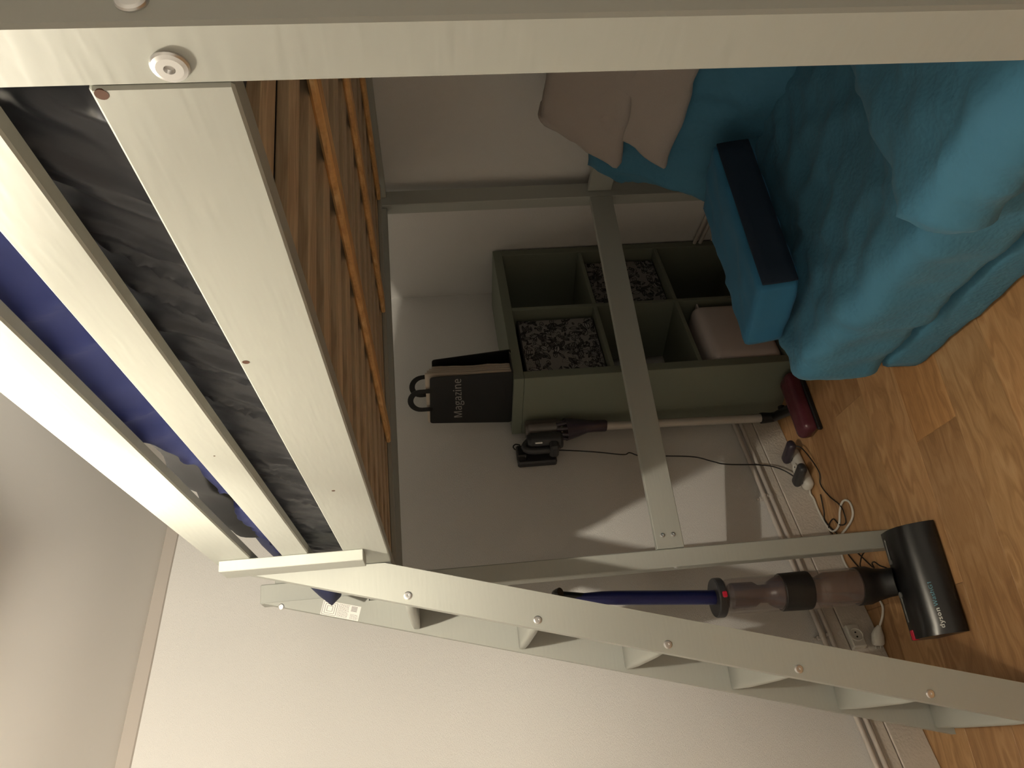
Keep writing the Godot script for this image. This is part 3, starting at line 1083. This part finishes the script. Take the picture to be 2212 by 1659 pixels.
func make_floor_cleaner():
	var t := thing("floor_cleaner", "black upright wet floor cleaner with a blue tube and two clear tanks beside the ladder", "floor cleaner", V(-0.11, 0, 0.12))
	var ax := func(y: float) -> Vector3:                  # the body's axis
		var x: float = lerp(-0.098, -0.089, y / 0.607) if y < 0.607 else lerp(-0.089, -0.051, (y - 0.607) / 0.44)
		return V(x, y, 0.06)
	var up: Vector3 = (ax.call(0.60) - ax.call(0.10)).normalized()
	var st := mb()
	# the head: one rounded profile drawn out along x
	var prof := [Vector2(0.082, 0.006), Vector2(0.080, 0.060), Vector2(0.084, 0.084), Vector2(0.100, 0.093), Vector2(0.140, 0.099), Vector2(0.165, 0.098), Vector2(0.188, 0.090), Vector2(0.210, 0.072), Vector2(0.228, 0.045), Vector2(0.238, 0.020), Vector2(0.236, 0.006)]
	st.set_smooth_group(0)
	var cs := 12
	for i in cs:
		var x0: float = lerp(-0.262, 0.040, float(i) / cs)
		var x1: float = lerp(-0.262, 0.040, float(i + 1) / cs)
		for k in prof.size():
			var p: Vector2 = prof[k]
			var q: Vector2 = prof[(k + 1) % prof.size()]
			quad(st, V(x0, p.y, p.x), V(x1, p.y, p.x), V(x1, q.y, q.x), V(x0, q.y, q.x), V(0, (p.y + q.y) * 0.5 - 0.045, (p.x + q.x) * 0.5 - 0.155))
	st.set_smooth_group(-1)
	for x in [-0.262, 0.040]:
		for k in range(1, prof.size() - 1):
			tri(st, V(x, prof[0].y, prof[0].x), V(x, prof[k].y, prof[k].x), V(x, prof[k + 1].y, prof[k + 1].x), V(signf(x), 0, 0))
	obj("floor_head", st, M.black_gloss, t)
	st = mb()
	span(st, V(-0.258, 0.001, 0.095), V(0.036, 0.008, 0.228), 0.002)
	obj("roller_base", st, M.black, t)
	for s in [[-0.215, -0.140], [-0.045, 0.020]]:
		st = mb()
		box(st, V((s[0] + s[1]) * 0.5, 0.0968, 0.117), V(s[1] - s[0], 0.004, 0.008), 0.0015, Basis(Vector3.RIGHT, -0.15))
		lathe(st, V(s[1] if s[0] < -0.1 else s[0], 0.096, 0.119), Vector3.UP, [Vector2(0.008, 0.0), Vector2(0.008, 0.004), Vector2(0, 0.005)], 14)
		obj("head_slot", st, M.slot_grey, t)
	st = mb()
	span(st, V(-0.2632, 0.084, 0.112), V(-0.236, 0.0995, 0.128), 0.002)
	obj("release_tab", st, M.red, t)
	# lettering on the sloping front
	var ld := V(0, 0.045 - 0.072, 0.228 - 0.210).normalized()
	var lb := Basis(Vector3.RIGHT, -ld, Vector3.RIGHT.cross(-ld))
	var lp := V(0, 0.0630, 0.2180)
	lettering("lettering", "dyson", 0.0105, M.print_white, t, lp + V(-0.247, 0, 0), lb, 0.052, true)
	lettering("lettering", "WashG1", 0.0095, M.teal_print, t, lp + V(-0.189, 0.0006, 0), lb, 0.064)
	# neck and body
	st = mb()
	tube(st, [ax.call(0.085) + V(0, 0, 0.035), ax.call(0.105) + V(0, 0, 0.020), ax.call(0.130) + V(0, 0, 0.004), ax.call(0.155), ax.call(0.190)], [0.040, 0.041, 0.046, 0.0545, 0.0550], 28)
	obj("body_base", st, M.black, t)
	st = mb()
	lathe(st, ax.call(0.192), up, [Vector2(0.053, 0.0), Vector2(0.0535, 0.004), Vector2(0.0535, 0.141), Vector2(0.053, 0.144)], 36)
	obj("lower_tank", st, M.tank, t)
	st = mb()
	lathe(st, ax.call(0.192), up, [Vector2(0.0, 0.0), Vector2(0.047, 0.0), Vector2(0.047, 0.095), Vector2(0.036, 0.120), Vector2(0.036, 0.143), Vector2(0, 0.143)], 30)
	obj("tank_liner", st, M.tank_brown, t)
	st = mb()
	lathe(st, ax.call(0.337), up, [Vector2(0, 0), Vector2(0.0545, 0), Vector2(0.0548, 0.004), Vector2(0.0535, 0.082), Vector2(0.052, 0.085), Vector2(0, 0.085)], 36)
	obj("motor_band", st, M.black, t)
	st = mb()
	lathe(st, ax.call(0.423), up, [Vector2(0.0515, 0.0), Vector2(0.0515, 0.004), Vector2(0.0505, 0.150), Vector2(0.046, 0.164), Vector2(0.030, 0.168), Vector2(0.0, 0.168)], 36)
	obj("upper_tank", st, M.tank, t)
	st = mb()
	lathe(st, ax.call(0.424), up, [Vector2(0.046, 0.0), Vector2(0.044, 0.012), Vector2(0.034, 0.030), Vector2(0.026, 0.036), Vector2(0.026, 0.062), Vector2(0.036, 0.078), Vector2(0.037, 0.140), Vector2(0.034, 0.146), Vector2(0, 0.148)], 30, false)
	obj("tank_core", st, M.tank_core, t)
	st = mb()
	lathe(st, ax.call(0.592) + V(0, 0, -0.008), up, [Vector2(0, 0), Vector2(0.055, 0.0), Vector2(0.056, 0.004), Vector2(0.056, 0.020), Vector2(0.053, 0.024), Vector2(0, 0.024)], 32)
	obj("top_disc", st, M.dark_grey, t)
	st = mb()
	box(st, ax.call(0.600) + V(0, 0, 0.047), V(0.017, 0.014, 0.010), 0.003)
	obj("button", st, M.red, t)
	st = mb()
	tube(st, [ax.call(0.612), ax.call(0.66), ax.call(0.90), ax.call(0.94), ax.call(0.99), ax.call(1.02)], [0.0205, 0.0205, 0.0200, 0.0185, 0.0140, 0.0120], 22)
	obj("tube", st, M.blue_tube, t)
	st = mb()
	tube(st, curve([ax.call(0.985), ax.call(1.03) + V(0.004, 0, 0.0), ax.call(1.060) + V(0.006, 0, 0.004), ax.call(1.072) + V(0.008, 0, 0.018), ax.call(1.062) + V(0.010, 0, 0.034)]), 0.0135, 12)
	obj("handle", st, M.black_gloss, t)

func make_power():
	# outlet on the baseboard
	var t := thing("wall_socket", "square white wall socket on the baseboard between the floor cleaner and the ladder", "socket", wl(-0.23, 0.085, 0.014))
	var st := mb()
	wbox(st, V(-0.270, 0.062, 0.0142), V(-0.192, 0.108, 0.036), 0.004)
	obj("housing", st, M.white_plastic, t)
	st = mb()
	lathe(st, wl(-0.230, 0.085, 0.0362), wn, [Vector2(0.0225, 0.0), Vector2(0.0225, 0.004), Vector2(0.0195, 0.0045), Vector2(0.0185, 0.0005), Vector2(0, 0.0005)], 26)
	obj("socket_ring", st, M.white_plastic, t)
	for k in [-1.0, 1.0]:
		st = mb()
		tube(st, [wl(-0.230 + 0.0075 * k, 0.085, 0.0364), wl(-0.230 + 0.0075 * k, 0.085, 0.0376)], 0.003, 10)
		obj("contact_hole", st, M.socket_dark, t)
	# multi-socket strip on the floor against the baseboard, its own white flex and plug
	t = thing("power_strip", "white power strip with two black adapters lying against the baseboard", "power strip", wl(0.43, 0, 0.05))
	st = mb()
	soft(st, wl(0.432, 0.0205, 0.050), V(0.185, 0.040, 0.048), 0.018, Vector3i(16, 8, 8), func(p, _d): return p, wbasis())
	obj("housing", st, M.white_plastic, t)
	st = mb()
	lathe(st, wl(0.432, 0.0402, 0.052), Vector3.UP, [Vector2(0.021, 0.0), Vector2(0.021, 0.003), Vector2(0.018, 0.0032), Vector2(0.017, 0.0006), Vector2(0, 0.0006)], 22)
	obj("socket_ring", st, M.white_plastic, t)
	st = mb()
	tube(st, [wl(0.425, 0.0404, 0.052), wl(0.425, 0.0418, 0.052)], 0.003, 8)
	tube(st, [wl(0.440, 0.0404, 0.052), wl(0.440, 0.0418, 0.052)], 0.003, 8)
	obj("contact_hole", st, M.socket_dark, t)
	st = mb()
	var wp := [V(0.345, 0.018, -0.413), V(0.325, 0.008, -0.440), V(0.300, 0.006, -0.428), V(0.256, 0.006, -0.418), V(0.198, 0.006, -0.390), V(0.163, 0.006, -0.362), V(0.158, 0.006, -0.326), V(0.172, 0.006, -0.291), V(0.206, 0.006, -0.266), V(0.227, 0.006, -0.239), V(0.230, 0.006, -0.208), V(0.213, 0.006, -0.183), V(0.182, 0.006, -0.181), V(0.161, 0.006, -0.201), V(0.144, 0.007, -0.247), V(0.133, 0.006, -0.297), V(0.109, 0.006, -0.330), V(0.071, 0.006, -0.335), V(0.020, 0.006, -0.316), V(-0.060, 0.006, -0.235), V(-0.118, 0.006, -0.168), V(-0.155, 0.006, -0.176), V(-0.190, 0.014, -0.205)]
	tube(st, curve(wp, 0.008), 0.0038, 10)
	obj("flex", st, M.white_plastic, t)
	st = mb()
	var pd := V(-0.62, 0.10, -0.30).normalized()
	tube(st, [V(-0.186, 0.014, -0.202), V(-0.196, 0.018, -0.207), V(-0.212, 0.021, -0.2145), V(-0.236, 0.022, -0.2245), V(-0.240, 0.022, -0.226)], [0.006, 0.012, 0.0195, 0.0195, 0.0175], 18)
	for k in [-1.0, 1.0]:
		tube(st, [V(-0.238, 0.022 + 0.008 * k, -0.225), V(-0.252, 0.022 + 0.008 * k, -0.231)], 0.0022, 8)
	obj("plug", st, M.white_plastic, t)
	# two black adapters plugged into the strip
	for k in 2:
		var s: float = [0.487, 0.377][k]
		var a := thing("power_adapter", ["black oval power adapter at the shelf end of the white power strip", "black oval power adapter at the bed post end of the white power strip"][k], "adapter", wl(s, 0.041, 0.06), "adapters in the white power strip")
		st = mb()
		var ab := Basis(Vector3.UP, 0.05 + WA)
		soft(st, wl(s - 0.002, 0.058, 0.088), V(0.042, 0.032, 0.105), 0.0155, Vector3i(10, 8, 14), func(p, _d): return p, ab)
		tube(st, [wl(s, 0.046, 0.054), wl(s, 0.0405, 0.054)], 0.017, 16)
		obj("casing", st, M.dark_grey if k == 1 else M.purple_grey, a)
		if k == 0:
			st = mb()
			var bp := [wl(s - 0.010, 0.056, 0.130), wl(s - 0.030, 0.030, 0.138), V(0.378, 0.010, -0.330), V(0.330, 0.008, -0.345), V(0.274, 0.008, -0.306), V(0.225, 0.008, -0.250), V(0.188, 0.012, -0.229), V(0.160, 0.008, -0.245), V(0.166, 0.007, -0.290), V(0.196, 0.007, -0.325), V(0.180, 0.007, -0.372), V(0.150, 0.007, -0.358), V(0.110, 0.007, -0.310), V(0.060, 0.007, -0.286), V(0.005, 0.008, -0.235), V(0.012, 0.03, -0.180), V(0.030, 0.045, -0.115), V(0.036, 0.035, -0.050), V(0.020, 0.020, 0.010), V(-0.010, 0.030, 0.076)]
			tube(st, curve(bp, 0.008), 0.0022, 8)
			obj("lead", st, M.cable_black, a)
	t = thing("charger_cable", "black cable loop on the floor behind the floor cleaner head", "cable", V(0, 0, -0.1))
	st = mb()
	tube(st, curve([V(0.30, 0.006, -0.37), V(0.24, 0.006, -0.378), V(0.2, 0.006, -0.385), V(0.12, 0.006, -0.30), V(0.05, 0.006, -0.222), V(-0.012, 0.008, -0.150), V(-0.004, 0.025, -0.118), V(-0.006, 0.034, -0.085), V(-0.022, 0.030, -0.066), V(-0.040, 0.02, -0.040), V(-0.075, 0.012, -0.02), V(-0.16, 0.008, 0.01), V(-0.19, 0.01, 0.06), V(-0.17, 0.02, 0.078)], 0.008), 0.0022, 8)
	obj("lead", st, M.cable_black, t)

# ------------------------------------------------------------------ the sofa bed
func make_sofa():
	var n := FastNoiseLite.new()
	n.seed = 12; n.frequency = 1.0; n.fractal_octaves = 2
	n.noise_type = FastNoiseLite.TYPE_SIMPLEX
	var crease := func(p: Vector3, d: Vector3, amp: float) -> Vector3:
		var a := n.get_noise_2d(p.x * 2.6 + p.z * 3.4, p.z * 1.1 - p.x * 3.0)
		var b := n.get_noise_2d(p.x * 6.0 - p.z * 4.0 + 30.0, p.z * 7.0 + p.y * 5.0)
		var r := 1.0 - absf(a)
		return p + d * ((r * r * r - 0.5) * amp + b * amp * 0.45)
	var t := thing("sofa_bed", "low sofa bed under the loft bed wrapped in a creased teal velvet cover", "sofa", V(0.95, 0, 1.2))
	var st := mb()
	soft(st, V(0.815, 0.068, 1.36), V(0.76, 0.128, 1.90), 0.025, Vector3i(12, 6, 60), func(p, d): return crease.call(p, d, 0.008))
	obj("base", st, M.teal, t)
	st = mb()                                             # the seat; its far end runs slantwise
	soft(st, V(0.825, 0.262, 1.33), V(0.83, 0.235, 1.98), 0.055, Vector3i(44, 14, 90), func(p, d):
		var q: Vector3 = crease.call(p, d, 0.016)
		var end := clampf((1.0 - p.z) / 0.66, 0.0, 1.0)
		q.z += end * (0.03 - 0.17 * (p.x - 0.42))
		q.y += 0.01 * sin(p.x * 5.0) * max(d.y, 0.0)
		return q)
	obj("seat", st, M.teal, t)
	st = mb()                                             # the back, leaning to the wall
	var lean := Basis(Vector3.BACK, -0.30)
	soft(st, V(1.275, 0.565, 1.25), V(0.16, 0.62, 2.06), 0.06, Vector3i(8, 30, 90), func(p, d):
		var q: Vector3 = crease.call(p, d, 0.022)
		var low := clampf((p.z - 0.22) / 0.35, 0.0, 1.0)
		q.y -= (1.0 - low) * (1.0 - low) * 0.075 * clampf((p.y - 0.4) / 0.4, 0.0, 1.0)
		return q, lean)
	obj("backrest", st, M.teal, t)
	# loose seat cushion nearest the viewer
	t = thing("seat_cushion", "large rounded teal cushion lying on the near end of the sofa bed seat", "cushion", V(0.75, 0.38, 1.6))
	st = mb()
	soft(st, V(0.715, 0.408, 1.62), V(0.75, 0.175, 0.96), 0.085, Vector3i(30, 8, 40), func(p, d): return crease.call(p, d, 0.016))
	obj("cover", st, M.teal, t)
	# block cushion tipped on the far end of the seat
	t = thing("block_cushion", "flat teal block cushion with shade painted on one side at the far end of the sofa bed", "cushion", V(0.8, 0.38, 0.5))
	var cb := Basis(Vector3.UP, 0.10) * Basis(Vector3.RIGHT, -0.16)
	st = mb()
	soft(st, V(0.82, 0.462, 0.505), V(0.53, 0.118, 0.27), 0.02, Vector3i(20, 8, 12), func(p, d): return crease.call(p, d, 0.008), cb)
	obj("cover", st, M.teal_cushion, t)
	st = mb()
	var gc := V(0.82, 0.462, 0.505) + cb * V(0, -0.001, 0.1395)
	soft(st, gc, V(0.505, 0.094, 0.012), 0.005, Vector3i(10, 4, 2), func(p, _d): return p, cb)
	obj("shaded_side", st, M.teal_shade, t)  # dark colour stands in for the shade on this side
	# taupe fleece folded over the back
	t = thing("folded_blanket", "taupe fleece blanket folded over the back of the sofa bed", "blanket", V(1.25, 0.8, 0.8))
	for k in 2:
		st = mb()
		var bc: Vector3 = [V(1.265, 0.885, 0.80), V(1.205, 0.735, 0.78)][k]
		var bs: Vector3 = [V(0.11, 0.26, 0.70), V(0.06, 0.25, 0.62)][k]
		soft(st, bc, bs, 0.03, Vector3i(8, 14, 30), func(p, d):
			var a := n.get_noise_2d(p.z * 4.0 + k * 9.0, p.y * 6.0)
			var e := clampf((p.z - (bc.z - bs.z * 0.5)) / 0.10, 0.0, 1.0)
			return p + d * a * 0.012 + V(0, (1.0 - e) * (1.0 - e) * -0.02, 0.10 * clampf((p.y - bc.y) / 0.14, -1.0, 1.0) * (1.0 - e)), Basis(Vector3.BACK, -0.28))
		obj("fold", st, M.taupe, t)
